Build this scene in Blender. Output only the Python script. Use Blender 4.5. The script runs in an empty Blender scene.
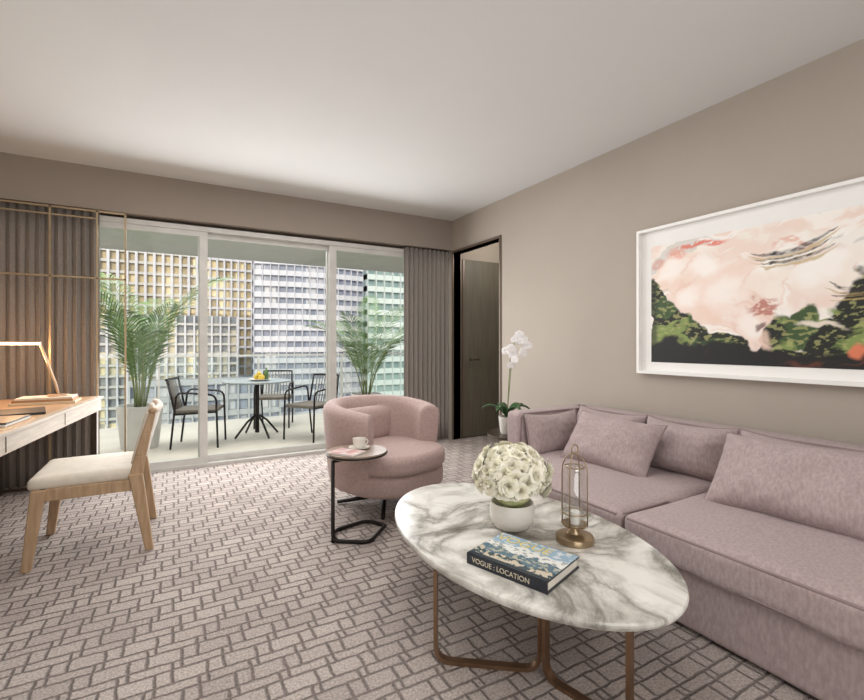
import bpy, bmesh, math, random
from mathutils import Vector, Matrix, noise
random.seed(7)
sc = bpy.context.scene
try:
    sc.view_settings.view_transform = 'Standard'
    sc.view_settings.look = 'None'
except Exception: pass

def lin(c):
    c = c/255.0
    return c/12.92 if c <= 0.04045 else ((c+0.055)/1.055)**2.4
def C(r, g, b): return (lin(r), lin(g), lin(b), 1.0)

# ---------------------------------------------------------------- materials
def mat(name, col, rough=0.6, metal=0.0, col2=None, nscale=8.0, bump=0.0, bscale=60.0, emit=None, estr=0.0, sheen=0.0, stretch=(1,1,1), spec=None):
    m = bpy.data.materials.new(name); m.use_nodes = True
    nt = m.node_tree; N = nt.nodes; L = nt.links
    b = N['Principled BSDF']
    b.inputs['Base Color'].default_value = col
    b.inputs['Roughness'].default_value = rough
    b.inputs['Metallic'].default_value = metal
    if spec is not None: b.inputs['Specular IOR Level'].default_value = spec
    if sheen: b.inputs['Sheen Weight'].default_value = sheen
    tc = N.new('ShaderNodeTexCoord'); mp = N.new('ShaderNodeMapping')
    mp.inputs['Scale'].default_value = stretch
    L.new(tc.outputs['Object'], mp.inputs['Vector'])
    if col2 is None: col2 = tuple(min(1, c*0.9) for c in col[:3])+(1,)
    nz = N.new('ShaderNodeTexNoise'); nz.inputs['Scale'].default_value = nscale
    nz.inputs['Detail'].default_value = 5
    L.new(mp.outputs[0], nz.inputs['Vector'])
    cr = N.new('ShaderNodeValToRGB')
    cr.color_ramp.elements[0].position = 0.35; cr.color_ramp.elements[1].position = 0.65
    cr.color_ramp.elements[0].color = col2; cr.color_ramp.elements[1].color = col
    L.new(nz.outputs['Fac'], cr.inputs['Fac']); L.new(cr.outputs[0], b.inputs['Base Color'])
    if bump:
        n2 = N.new('ShaderNodeTexNoise'); n2.inputs['Scale'].default_value = bscale; n2.inputs['Detail'].default_value = 3
        L.new(mp.outputs[0], n2.inputs['Vector'])
        bp = N.new('ShaderNodeBump'); bp.inputs['Strength'].default_value = bump; bp.inputs['Distance'].default_value = 0.01
        L.new(n2.outputs['Fac'], bp.inputs['Height']); L.new(bp.outputs[0], b.inputs['Normal'])
    if emit:
        b.inputs['Emission Color'].default_value = emit; b.inputs['Emission Strength'].default_value = estr
    return m

def glass_mat(name, tint=(1,1,1,1), refl=0.06, rough=0.0):
    m = bpy.data.materials.new(name); m.use_nodes = True
    nt = m.node_tree; N = nt.nodes; L = nt.links; N.clear()
    o = N.new('ShaderNodeOutputMaterial'); t = N.new('ShaderNodeBsdfTransparent'); g = N.new('ShaderNodeBsdfGlossy')
    t.inputs[0].default_value = tint; g.inputs['Roughness'].default_value = rough
    mx = N.new('ShaderNodeMixShader'); mx.inputs[0].default_value = refl
    L.new(t.outputs[0], mx.inputs[1]); L.new(g.outputs[0], mx.inputs[2]); L.new(mx.outputs[0], o.inputs[0])
    return m

def carpet_mat():
    m = bpy.data.materials.new('carpet_pattern'); m.use_nodes = True
    nt = m.node_tree; N = nt.nodes; L = nt.links; b = N['Principled BSDF']
    b.inputs['Roughness'].default_value = 0.95; b.inputs['Specular IOR Level'].default_value = 0.1
    tc = N.new('ShaderNodeTexCoord')
    nd = N.new('ShaderNodeTexNoise'); nd.inputs['Scale'].default_value = 15; nd.inputs['Detail'].default_value = 4
    L.new(tc.outputs['Object'], nd.inputs['Vector'])
    vm = N.new('ShaderNodeVectorMath'); vm.operation = 'MULTIPLY_ADD'
    vm.inputs[1].default_value = (0.018, 0.018, 0)
    L.new(nd.outputs['Color'], vm.inputs[0]); L.new(tc.outputs['Object'], vm.inputs[2])
    def brick(off, w, h, ms, offset):
        ad = N.new('ShaderNodeVectorMath'); ad.operation='ADD'; ad.inputs[1].default_value=off
        L.new(vm.outputs[0], ad.inputs[0])
        br = N.new('ShaderNodeTexBrick')
        br.inputs['Scale'].default_value = 1.0; br.inputs['Brick Width'].default_value = w
        br.inputs['Row Height'].default_value = h; br.inputs['Mortar Size'].default_value = ms
        br.inputs['Mortar Smooth'].default_value = 0.9; br.inputs['Bias'].default_value = 0.0
        br.offset = offset; br.offset_frequency = 2; br.squash = 1.0
        br.inputs['Color1'].default_value = C(190,179,172); br.inputs['Color2'].default_value = C(170,159,154)
        br.inputs['Mortar'].default_value = C(180,170,164)
        L.new(ad.outputs[0], br.inputs['Vector']); return br
    A = brick((0,0,0), 0.17, 0.125, 0.009, 0.5)
    B = brick((0.055,0.048,0), 0.17, 0.125, 0.009, 0.5)
    mxm = N.new('ShaderNodeMath'); mxm.operation='MAXIMUM'; L.new(A.outputs['Fac'],mxm.inputs[0]); L.new(B.outputs['Fac'],mxm.inputs[1])
    avg = N.new('ShaderNodeMix'); avg.data_type='RGBA'; avg.inputs[0].default_value=0.5
    L.new(A.outputs['Color'],avg.inputs[6]); L.new(B.outputs['Color'],avg.inputs[7])
    lines = N.new('ShaderNodeMix'); lines.data_type='RGBA'; lines.inputs[7].default_value = C(128,118,114)
    L.new(mxm.outputs[0],lines.inputs[0]); L.new(avg.outputs[2],lines.inputs[6])
    n2 = N.new('ShaderNodeTexNoise'); n2.inputs['Scale'].default_value = 110; n2.inputs['Detail'].default_value = 5
    L.new(tc.outputs['Object'], n2.inputs['Vector'])
    mr = N.new('ShaderNodeMapRange'); mr.inputs[1].default_value = 0.3; mr.inputs[2].default_value = 0.7
    mr.inputs[3].default_value = 0.62; mr.inputs[4].default_value = 1.18
    L.new(n2.outputs['Fac'], mr.inputs[0])
    mx = N.new('ShaderNodeMix'); mx.data_type = 'RGBA'; mx.blend_type = 'MULTIPLY'; mx.inputs[0].default_value = 1
    L.new(lines.outputs[2], mx.inputs[6]); L.new(mr.outputs[0], mx.inputs[7])
    L.new(mx.outputs[2], b.inputs['Base Color'])
    inv = N.new('ShaderNodeMath'); inv.operation = 'MULTIPLY_ADD'; inv.inputs[1].default_value = -1.0
    L.new(mxm.outputs[0], inv.inputs[0])
    s = N.new('ShaderNodeMath'); s.operation = 'MULTIPLY'; s.inputs[1].default_value = 0.5
    L.new(n2.outputs['Fac'], s.inputs[0]); L.new(s.outputs[0], inv.inputs[2])
    bp = N.new('ShaderNodeBump'); bp.inputs['Strength'].default_value = 0.7; bp.inputs['Distance'].default_value = 0.010
    L.new(inv.outputs[0], bp.inputs['Height']); L.new(bp.outputs[0], b.inputs['Normal'])
    return m

def marble_mat():
    m = bpy.data.materials.new('marble'); m.use_nodes = True
    nt = m.node_tree; N = nt.nodes; L = nt.links; b = N['Principled BSDF']
    b.inputs['Roughness'].default_value = 0.18
    tc = N.new('ShaderNodeTexCoord')
    n1 = N.new('ShaderNodeTexNoise'); n1.inputs['Scale'].default_value = 2.0; n1.inputs['Detail'].default_value = 10; n1.inputs['Distortion'].default_value = 0.9; n1.inputs['Roughness'].default_value=0.62
    L.new(tc.outputs['Object'], n1.inputs['Vector'])
    a = N.new('ShaderNodeMath'); a.operation = 'SUBTRACT'; a.inputs[1].default_value = 0.5; L.new(n1.outputs['Fac'], a.inputs[0])
    ab = N.new('ShaderNodeMath'); ab.operation = 'ABSOLUTE'; L.new(a.outputs[0], ab.inputs[0])
    cr = N.new('ShaderNodeValToRGB'); e = cr.color_ramp.elements
    e[0].position = 0.0; e[0].color = C(158,155,148); e[1].position = 0.11; e[1].color = C(236,234,228)
    x = e.new(0.016); x.color = C(184,181,174); x = e.new(0.05); x.color = C(216,213,206)
    L.new(ab.outputs[0], cr.inputs[0])
    n2 = N.new('ShaderNodeTexNoise'); n2.inputs['Scale'].default_value = 3.2; n2.inputs['Detail'].default_value = 8; n2.inputs['Distortion'].default_value = 0.6; n2.inputs['Roughness'].default_value=0.6
    L.new(tc.outputs['Object'], n2.inputs['Vector'])
    c2 = N.new('ShaderNodeValToRGB'); c2.color_ramp.elements[0].position = 0.34; c2.color_ramp.elements[0].color = C(178,175,169)
    c2.color_ramp.elements[1].position = 0.54; c2.color_ramp.elements[1].color = (1,1,1,1)
    L.new(n2.outputs['Fac'], c2.inputs[0])
    mx = N.new('ShaderNodeMix'); mx.data_type = 'RGBA'; mx.blend_type = 'MULTIPLY'; mx.inputs[0].default_value = 1
    L.new(cr.outputs[0], mx.inputs[6]); L.new(c2.outputs[0], mx.inputs[7]); L.new(mx.outputs[2], b.inputs['Base Color'])
    return m

def attr_mat(name, rough=0.5):
    m = bpy.data.materials.new(name); m.use_nodes = True
    nt = m.node_tree; b = nt.nodes['Principled BSDF']; b.inputs['Roughness'].default_value = rough
    a = nt.nodes.new('ShaderNodeVertexColor'); a.layer_name = 'Col'
    nt.links.new(a.outputs['Color'], b.inputs['Base Color'])
    return m

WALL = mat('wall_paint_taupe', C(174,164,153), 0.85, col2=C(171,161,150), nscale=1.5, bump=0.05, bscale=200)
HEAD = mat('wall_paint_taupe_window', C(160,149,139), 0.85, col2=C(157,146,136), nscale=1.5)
CEIL = mat('ceiling_paint', C(220,220,218), 0.9, col2=C(218,218,216), nscale=2)
CARPET = carpet_mat()
MARBLE = marble_mat()
SOFA = mat('dusty_mauve_linen', C(180,163,162), 0.9, col2=C(163,146,146), nscale=90, bump=0.35, bscale=260, sheen=0.10, spec=0.2, stretch=(1,1,0.35))
PINK = mat('blush_velvet', C(180,157,151), 0.85, col2=C(168,145,140), nscale=60, bump=0.2, bscale=240, sheen=0.12, spec=0.2)
PIPING = mat('mauve_piping', C(146,128,128), 0.85)
BRASS = mat('aged_brass', C(150,122,98), 0.35, 0.85, col2=C(134,106,82), nscale=10)
BRASSL = mat('brass_frame_metal', C(176,156,128), 0.4, 0.7, col2=C(162,142,112))
BLACKM = mat('black_metal', C(40,36,35), 0.4, 0.6)
BRONZE = mat('dark_bronze', C(92,80,70), 0.35, 0.8)
OAK = mat('oak_wood', C(186,156,124), 0.5, col2=C(164,134,102), nscale=6, stretch=(8,8,1), bump=0.1, bscale=30)
DESKW = mat('greige_wood_veneer', C(188,172,154), 0.5, col2=C(170,154,136), nscale=5, stretch=(10,1,10), bump=0.06, bscale=30)
DESKTOP = mat('desk_top_leather', C(190,156,122), 0.45, col2=C(178,144,110))
IVORY = mat('ivory_leather', C(218,208,194), 0.6, col2=C(208,198,182), nscale=20, bump=0.1, bscale=150)
CURT = mat('curtain_taupe', C(152,145,139), 0.9, col2=C(140,133,127), nscale=120, bump=0.1, bscale=300)
CURTL = mat('curtain_grey_brown', C(150,142,134), 0.9, col2=C(136,128,121), nscale=120, bump=0.1, bscale=300)
ALU = mat('aluminium_white_frame', C(210,209,205), 0.45, 0.1)
WHITE = mat('white_lacquer', C(240,239,236), 0.4, col2=C(236,235,232))
CERAM = mat('white_ceramic', C(232,228,220), 0.3, col2=C(224,220,212))
OLIVE = mat('olive_door_veneer', C(104,99,86), 0.55, col2=C(92,87,75), nscale=4, stretch=(8,8,0.6))
TRIMD = mat('bronze_door_trim', C(112,98,86), 0.4, 0.3)
GREEN = mat('palm_leaf', C(112,142,80), 0.5, col2=C(70,102,54), nscale=4)
LEAFD = mat('orchid_leaf', C(60,96,52), 0.35, col2=C(44,76,40))
STEM = mat('green_stem', C(120,130,80), 0.6)
PETAL = mat('cream_petal', C(250,247,234), 0.6, col2=C(242,238,216), nscale=30)
WPETAL = mat('white_petal', C(248,246,244), 0.6, col2=C(240,236,238), nscale=30)
SOIL = mat('soil', C(70,55,42), 0.9, col2=C(50,40,30), nscale=40)
TILE = mat('terrace_tile', C(226,218,206), 0.6, col2=C(216,208,196), nscale=3)
GLASS = glass_mat('window_glass', (0.96,0.98,0.975,1), 0.008)
LGLASS = glass_mat('lantern_glass', (0.95,0.95,0.94,1), 0.16)

# ---------------------------------------------------------------- geometry helpers
def link(o, parent=None):
    sc.collection.objects.link(o)
    if parent: o.parent = parent
    return o
def grp(name, loc=(0,0,0), rz=0.0):
    e = bpy.data.objects.new(name, None); e.empty_display_size = 0.1
    e.location = loc; e.rotation_euler = (0,0,rz); return link(e)
def mk(name, verts, faces, m, parent=None, smooth=False, loc=None, rot=None):
    me = bpy.data.meshes.new(name); me.from_pydata([tuple(v) for v in verts], [], faces); me.update()
    bm = bmesh.new(); bm.from_mesh(me); bmesh.ops.recalc_face_normals(bm, faces=bm.faces); bm.to_mesh(me); bm.free()
    if smooth:
        for p in me.polygons: p.use_smooth = True
    me.materials.append(m)
    o = bpy.data.objects.new(name, me)
    if loc: o.location = loc
    if rot: o.rotation_euler = rot
    return link(o, parent)
def box(name, x0,x1,y0,y1,z0,z1, m, parent=None, bev=0.0, rot=None, seg=2):
    cx,cy,cz = (x0+x1)/2,(y0+y1)/2,(z0+z1)/2
    bm = bmesh.new(); bmesh.ops.create_cube(bm, size=1)
    for v in bm.verts: v.co = Vector((v.co.x*(x1-x0), v.co.y*(y1-y0), v.co.z*(z1-z0)))
    if bev: bmesh.ops.bevel(bm, geom=list(bm.edges), offset=bev, segments=seg, affect='EDGES', profile=0.5)
    me = bpy.data.meshes.new(name); bm.to_mesh(me); bm.free(); me.materials.append(m)
    o = bpy.data.objects.new(name, me); o.location = (cx,cy,cz)
    if rot: o.rotation_euler = rot
    return link(o, parent)
def boxes(name, lst, m, parent=None):
    V=[];F=[]
    for (x0,x1,y0,y1,z0,z1) in lst:
        b=len(V)
        V += [(x0,y0,z0),(x1,y0,z0),(x1,y1,z0),(x0,y1,z0),(x0,y0,z1),(x1,y0,z1),(x1,y1,z1),(x0,y1,z1)]
        F += [(b,b+3,b+2,b+1),(b+4,b+5,b+6,b+7),(b,b+1,b+5,b+4),(b+1,b+2,b+6,b+5),(b+2,b+3,b+7,b+6),(b+3,b,b+4,b+7)]
    return mk(name, V, F, m, parent)
def sweep_geo(pts, r, n=10, cyclic=False):
    pts=[Vector(p) for p in pts]; k=len(pts); rs = r if isinstance(r,(list,tuple)) else [r]*k
    V=[];F=[]; up=None
    for i,p in enumerate(pts):
        if cyclic: t=(pts[(i+1)%k]-pts[i-1]).normalized()
        elif i==0: t=(pts[1]-p).normalized()
        elif i==k-1: t=(p-pts[i-1]).normalized()
        else: t=((pts[i+1]-p).normalized()+(p-pts[i-1]).normalized()).normalized()
        if up is None:
            a=Vector((0,0,1)) if abs(t.z)<0.9 else Vector((1,0,0))
            up=(a-t*a.dot(t)).normalized()
        else:
            up=(up-t*up.dot(t)).normalized()
        s=t.cross(up)
        for j in range(n):
            a=2*math.pi*j/n
            V.append(p+(up*math.cos(a)+s*math.sin(a))*rs[i])
    for i in range(k if cyclic else k-1):
        for j in range(n):
            a=i*n+j; b=i*n+(j+1)%n; c=((i+1)%k)*n+(j+1)%n; d=((i+1)%k)*n+j
            F.append((a,b,c,d))
    if not cyclic:
        F.append(tuple(range(n-1,-1,-1))); F.append(tuple(range((k-1)*n,k*n)))
    return V,F
def tube(name, pts, r, m, parent=None, n=10, cyclic=False):
    V,F=sweep_geo(pts,r,n,cyclic); return mk(name,V,F,m,parent,True)
def fillet(pts, rad, seg=6):
    pts=[Vector(p) for p in pts]; out=[pts[0]]
    for i in range(1,len(pts)-1):
        a,b,c=pts[i-1],pts[i],pts[i+1]
        d1=(a-b); d2=(c-b); rr=min(rad,d1.length/2.01,d2.length/2.01)
        p1=b+d1.normalized()*rr; p2=b+d2.normalized()*rr
        for s in range(seg+1):
            t=s/seg; out.append(p1*(1-t)**2+b*2*t*(1-t)+p2*t*t)
    out.append(pts[-1]); return out
def lathe(name, prof, m, parent=None, loc=(0,0,0), n=32, smooth=True, sx=1, sy=1):
    V=[];F=[]
    for (r,z) in prof:
        for j in range(n):
            a=2*math.pi*j/n; V.append((r*math.cos(a)*sx, r*math.sin(a)*sy, z))
    for i in range(len(prof)-1):
        for j in range(n):
            F.append((i*n+j, i*n+(j+1)%n, (i+1)*n+(j+1)%n, (i+1)*n+j))
    if prof[0][0]>0: F.append(tuple(range(n-1,-1,-1)))
    if prof[-1][0]>0: F.append(tuple(range((len(prof)-1)*n, len(prof)*n)))
    o=mk(name,V,F,m,parent,smooth,loc)
    if smooth:
        try:
            md=o.modifiers.new('es','EDGE_SPLIT'); md.split_angle=math.radians(40)
        except Exception: pass
    return o
def rbox(name, c, s, r, m, parent=None, crown=0.0, wob=0.0, rot=None, cuts=15, front=0.0):
    bm=bmesh.new(); bmesh.ops.create_cube(bm,size=2)
    bmesh.ops.subdivide_edges(bm, edges=list(bm.edges), cuts=cuts, use_grid_fill=True)
    h=Vector(s)/2
    for v in bm.verts:
        p=Vector([ (1 if q>0 else -1)*(1-(1-min(1,abs(q)))**1.7) for q in v.co])
        q=Vector((p.x*h.x,p.y*h.y,p.z*h.z))
        core=Vector([max(-(h[i]-r),min(h[i]-r,q[i])) for i in range(3)])
        d=q-core
        if d.length>1e-6: q=core+d.normalized()*r
        if crown and v.co.z>-0.99:
            q.z+=crown*(1-p.x**2)*(1-p.y**2)*(1 if p.z>0 else 0)*max(0,p.z)
        if front: q.x += front*(1-p.y**4)*(1-p.z**2)*(-1 if p.x<0 else 0)*abs(p.x)
        if wob:
            w=noise.noise((q+Vector(c))*4.0)*wob; q += Vector((w*0.5,w*0.5,w))
        v.co=q
    for f in bm.faces: f.smooth=True
    me=bpy.data.meshes.new(name); bm.to_mesh(me); bm.free(); me.materials.append(m)
    o=bpy.data.objects.new(name,me); o.location=c
    if rot: o.rotation_euler=rot
    return link(o,parent)
def pillow(name, w, h, t, m, parent, mtx, pip=None, seed=0, wr=1.0):
    nx,ny=40,28; V=[];F=[]
    def P(i,j,side):
        u=-1+2*i/nx; v=-1+2*j/ny
        x=u*w/2*(1-0.06*(1-v*v)*abs(u)**3); y=v*h/2*(1-0.09*(1-u*u)*abs(v)**3)
        y-= 0.035*h*(1-u*u)*(1 if v>0 else 0)*v
        th=t/2*(max(0,(1-abs(u)**3.2))*max(0,(1-abs(v)**3.2)))**0.6
        n=noise.noise(Vector((x*6+seed*3,y*6,seed)))*0.022*(1-u**6)*(1-v**6)
        ed=(1-u**6)*(1-v**6)
        cr=(noise.noise(Vector(((x+y)*22+seed,(x-y)*5,seed*2)))*0.012*(abs(u)**1.5+0.25)+noise.noise(Vector((x*16,y*30+seed,4)))*0.006)*ed*wr
        return Vector((x,y,side*(th+0.004)+ (n+cr)*side))
    for side in (1,-1):
        b=len(V)
        for j in range(ny+1):
            for i in range(nx+1): V.append(P(i,j,side))
        for j in range(ny):
            for i in range(nx):
                a=b+j*(nx+1)+i; F.append((a,a+1,a+nx+2,a+nx+1))
    V=[mtx@v for v in V]
    o=mk(name,V,F,m,parent,True)
    if pip:
        loop=[P(i,0,0) for i in range(nx)]+[P(nx,j,0) for j in range(ny)]+[P(nx-i,ny,0) for i in range(nx)]+[P(0,ny-j,0) for j in range(ny)]
        loop=[mtx@Vector((p.x,p.y,0)) for p in loop]
        tube(name+'_piping',loop,0.006,pip,parent,6,True)
    return o

# ================================================================ ROOM SHELL
W,D,H = 3.05,4.94,2.75
XL,YB = -1.75,-2.4
ZH = 2.38
Yg = 5.08
def slab(name,x0,x1,y0,y1,z0,z1,m): return boxes(name,[(x0,x1,y0,y1,z0,z1)],m)
slab('floor', XL-0.1,W+0.1,YB-0.1,5.14,-0.1,0.0, CARPET)
slab('ceiling', XL-0.1,4.3,YB-0.1,5.2,H,H+0.1, CEIL)
slab('wall_left', XL-0.1,XL,YB,5.2,0,H, WALL)
slab('wall_rear', XL,W,YB-0.1,YB,0,H, WALL)
DY0,DY1,DT = 3.96,4.90,2.34
boxes('wall_right',[(W,W+0.1,YB,DY0,0,H),(W,W+0.1,DY1,5.2,0,H),(W,W+0.1,DY0,DY1,DT,H)], WALL)
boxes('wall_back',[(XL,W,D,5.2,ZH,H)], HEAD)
boxes('wall_hallway',[(W+0.1,4.2,3.3,3.4,0,H),(4.2,4.3,3.3,5.2,0,H),(W+0.1,4.2,5.0,5.1,0,H)], WALL)
slab('floor_hallway', W+0.1,4.2,3.4,5.0,-0.1,0.0, CARPET)
boxes('trim_1',[(W-0.015,W+0.115,DY0-0.025,DY0,0,DT+0.025),(W-0.015,W+0.115,DY1,DY1+0.025,0,DT+0.025),(W-0.015,W+0.115,DY0,DY1,DT,DT+0.025)], TRIMD)
d=grp('door_1')
box('door_leaf', W+0.13,W+0.98,4.92,4.965,0.01,2.28, OLIVE, d, 0.003)
boxes('door_stiles',[(W+0.14,W+0.17,4.91,4.92,0.02,2.27),(W+0.94,W+0.97,4.91,4.92,0.02,2.27)], TRIMD, d)
tube('lever',fillet([(W+0.25,4.92,1.0),(W+0.25,4.87,1.0),(W+0.37,4.87,1.0)],0.02),0.009,BRONZE,d)
boxes('baseboard_right',[(W-0.015,W,YB,DY0-0.04,0,0.09)], TRIMD)
boxes('baseboard_left',[(XL,XL+0.015,YB,4.9,0,0.09)], TRIMD)
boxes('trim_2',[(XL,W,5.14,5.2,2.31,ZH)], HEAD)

def slider(name,x0,x1,y,fr=0.07,handle=None):
    g=grp(name); z0,z1=0.03,2.30
    boxes('frame',[(x0,x0+fr,y-0.025,y+0.025,z0,z1),(x1-fr,x1,y-0.025,y+0.025,z0,z1),(x0+fr,x1-fr,y-0.025,y+0.025,z0,z0+0.06),(x0+fr,x1-fr,y-0.025,y+0.025,z1-0.05,z1)],ALU,g)
    box('glass',x0+fr,x1-fr,y-0.004,y+0.004,z0+0.06,z1-0.05,GLASS,g)
    if handle: tube('handle',fillet([(handle,y-0.025,0.95),(handle,y-0.06,0.95),(handle,y-0.06,1.15),(handle,y-0.025,1.15)],0.015),0.008,ALU,g)
slider('window_1',-1.06,0.28,Yg-0.03,0.07)
slider('window_2',0.20,1.55,Yg+0.03,0.06,0.23)
slider('window_3',1.50,2.98,Yg-0.03,0.08)
boxes('trim_3',[(XL,W,Yg-0.07,Yg+0.07,2.30,2.345),(XL,W,Yg-0.07,Yg+0.07,0.0,0.03)],ALU)

def curtain(name,x0,x1,y,z0,z1,m,period=0.075,amp=0.03):
    n=int((x1-x0)/period*10); V=[];F=[]; rows=9
    for k in range(rows+1):
        z=z0+(z1-z0)*k/rows
        for i in range(n+1):
            x=x0+(x1-x0)*i/n; ph=(x-x0)/period*2*math.pi
            a=amp*(0.85+0.25*noise.noise(Vector((x*7,z*0.8,0))))
            V.append((x+0.008*math.sin(ph*2)+0.004*noise.noise(Vector((x*5,z*2,3))),y+a*math.sin(ph),z))
    for k in range(rows):
        for i in range(n): a=k*(n+1)+i; F.append((a,a+1,a+n+2,a+n+1))
    g=grp(name); o=mk('fabric',V,F,m,g,True)
    md=o.modifiers.new('s','SOLIDIFY'); md.thickness=0.004
    tube('track',[(x0,y,z1+0.005),(x1,y,z1+0.005)],0.01,BRONZE,g)
curtain('curtain',2.40,3.02,4.985,0.015,2.365,CURT,0.062,0.03)
curtain('curtain',-1.72,-0.58,4.985,0.015,2.365,CURTL,0.062,0.026)

# ================================================================ DESK AREA
dk=grp('writing_desk',(-0.535,4.82,0),0) ; dk.rotation_euler=(0,0,math.radians(-6.6))
box('top',-0.74,0.0,-2.6,0,0.735,0.755,DESKW,dk,0.003)
box('leather_inlay',-0.70,-0.04,-2.56,-0.04,0.755,0.758,DESKTOP,dk)
box('apron',-0.72,-0.012,-2.58,-0.015,0.64,0.735,DESKW,dk,0.003)
boxes('drawer_gaps',[(-0.013,-0.009,-0.9,-0.894,0.65,0.73),(-0.013,-0.009,-1.75,-1.744,0.65,0.73)],BRONZE,dk)
for i,(x,y) in enumerate([(-0.05,-0.06),(-0.68,-0.06),(-0.68,-2.5),(-0.05,-2.5)]):
    box('leg_%d'%(i+1),x-0.02,x+0.02,y-0.02,y+0.02,0,0.64,BRONZE,dk,0.003)
boxes('stretcher',[(-0.68,-0.05,-0.07,-0.05,0.02,0.045),(-0.68,-0.05,-2.51,-2.49,0.02,0.045)],BRONZE,dk)

sf=grp('brass_shelf_screen')
Ys=4.90
for i,x in enumerate([-0.385,-0.59,-0.91,-1.5]):
    box('post_%d'%(i+1),x-0.007,x+0.007,Ys-0.007,Ys+0.007,0,2.36,BRASSL,sf)
for i,(z) in enumerate([2.35,1.77]):
    box('rail_%d'%(i+1),-1.5,-0.38,Ys-0.007,Ys+0.007,z-0.007,z+0.007,BRASSL,sf)
box('rail_3',-1.5,-0.6,Ys-0.006,Ys+0.006,2.28,2.292,BRASSL,sf)

bs=grp('book_stack',(-0.84,4.42,0.759),0)
box('book_1',-0.19,0.19,-0.13,0.13,0.0,0.018,mat('book_cream',C(220,200,170),0.6),bs,0.002)
box('book_2',-0.175,0.175,-0.12,0.115,0.018,0.034,mat('book_tan',C(176,130,90),0.6),bs,0.002,)
box('book_3',-0.16,0.17,-0.11,0.11,0.034,0.048,mat('book_white',C(226,216,200),0.6),bs,0.002)
lp=grp('desk_lamp',(-0.77,4.42,0.808),0)
BL=mat('lamp_champagne_metal',C(210,180,150),0.35,0.5)
LED=mat('led_warm',C(255,220,180),0.5,emit=(1.0,0.72,0.46,1),estr=9)
lathe('base',[(0.0,0),(0.065,0),(0.065,0.012),(0.02,0.016),(0,0.016)],BL,lp,n=28)
tube('arm',[(0,0,0.012),(-0.02,0,0.1),(-0.11,0,0.40)],0.009,BL,lp)
box('lamp_head',-0.40,-0.10,-0.018,0.018,0.402,0.412,BL,lp,0.003)
box('led_strip',-0.395,-0.105,-0.017,0.017,0.386,0.402,LED,lp,0.003)
nb=grp('notebook',(-0.86,3.85,0.759),0.2)
box('cover',-0.12,0.12,-0.16,0.16,0,0.014,mat('notebook_black',C(38,34,36),0.5),nb,0.002)
box('pages',-0.115,0.117,-0.155,0.155,0.003,0.011,WHITE,nb)
tr=grp('magazine_pile',(-0.90,3.42,0.759),-0.1)
box('magazine_1',-0.13,0.13,-0.17,0.17,0,0.01,mat('mag_white',C(225,222,216),0.4),tr,0.001)
box('magazine_2',-0.12,0.13,-0.16,0.165,0.01,0.02,mat('mag_dark',C(70,60,58),0.4),tr,0.001)

# desk chair (faces -X)
ch=grp('desk_chair',(-0.40,3.43,0),0)
def taper(name,p0,p1,w0,w1,m,par,d0=None,d1=None):
    p0,p1=Vector(p0),Vector(p1); d0=d0 or w0; d1=d1 or w1
    V=[]
    for p,w,d_ in((p0,w0,d0),(p1,w1,d1)):
        for a,b in((-1,-1),(1,-1),(1,1),(-1,1)): V.append((p.x+a*w/2,p.y+b*d_/2,p.z))
    o=mk(name,V,[(0,3,2,1),(4,5,6,7),(0,1,5,4),(1,2,6,5),(2,3,7,6),(3,0,4,7)],m,par)
    md=o.modifiers.new('b','BEVEL'); md.width=0.006; md.segments=2
    return o
HW=0.275
for s,nm in((-1,'near'),(1,'far')):
    taper('front_leg_'+nm,(-0.285,s*HW,0),(-0.235,s*HW*0.95,0.42),0.042,0.066,OAK,ch,0.036,0.05)
    taper('rear_leg_'+nm,(0.27,s*HW,0),(0.20,s*HW*0.96,0.45),0.042,0.072,OAK,ch,0.036,0.05)
    prof=[(0.20,0.42),(0.225,0.55),(0.255,0.68),(0.285,0.79)]
    for q in range(3):
        taper('back_post_%s_%d'%(nm,q),(prof[q][0],s*HW*0.95,prof[q][1]),(prof[q+1][0],s*HW*0.95,prof[q+1][1]+0.004),0.070-0.012*q,0.058-0.012*q,OAK,ch,0.03,0.03)
    box('side_rail_'+nm,-0.235,0.21,s*HW*0.95-0.014,s*HW*0.95+0.014,0.355,0.42,OAK,ch,0.004)
box('front_rail',-0.255,-0.22,-0.25,0.25,0.355,0.42,OAK,ch,0.004)
box('back_rail',0.18,0.215,-0.25,0.25,0.355,0.42,OAK,ch,0.004)
rbox('seat_pad',(-0.03,0,0.445),(0.52,0.53,0.07),0.03,IVORY,ch,crown=0.012)
V=[];F=[];n=14;prof=[(0.205,0.50),(0.222,0.58),(0.243,0.66),(0.262,0.73),(0.28,0.80)]
for th in (0,1):
    for (x,z) in prof:
        for i in range(n+1):
            y=-0.25+0.50*i/n; cv=0.03*(1-(y/0.25)**2)
            V.append((x+cv+(-0.034 if th==0 else 0.016),y,z))
k=len(prof);B=k*(n+1)
for th in(0,1):
    for a in range(k-1):
        for i in range(n):
            q=th*B+a*(n+1)+i; F.append((q,q+1,q+n+2,q+n+1))
for i in range(n):
    F.append((i,i+1,B+i+1,B+i)); q=(k-1)*(n+1)+i; F.append((q,q+1,B+q+1,B+q))
for a in range(k-1):
    for e in(0,n):
        q=a*(n+1)+e; F.append((q,q+n+1,B+q+n+1,B+q))
o=mk('back_pad',V,F,IVORY,ch,False); md=o.modifiers.new('b','BEVEL'); md.width=0.012; md.segments=3; md.limit_method='ANGLE'
tube('top_rail',[(0.285+0.03*(1-(y/0.26)**2),y,0.805) for y in [-0.275+0.55*i/12 for i in range(13)]],0.019,OAK,ch,8)

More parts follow.
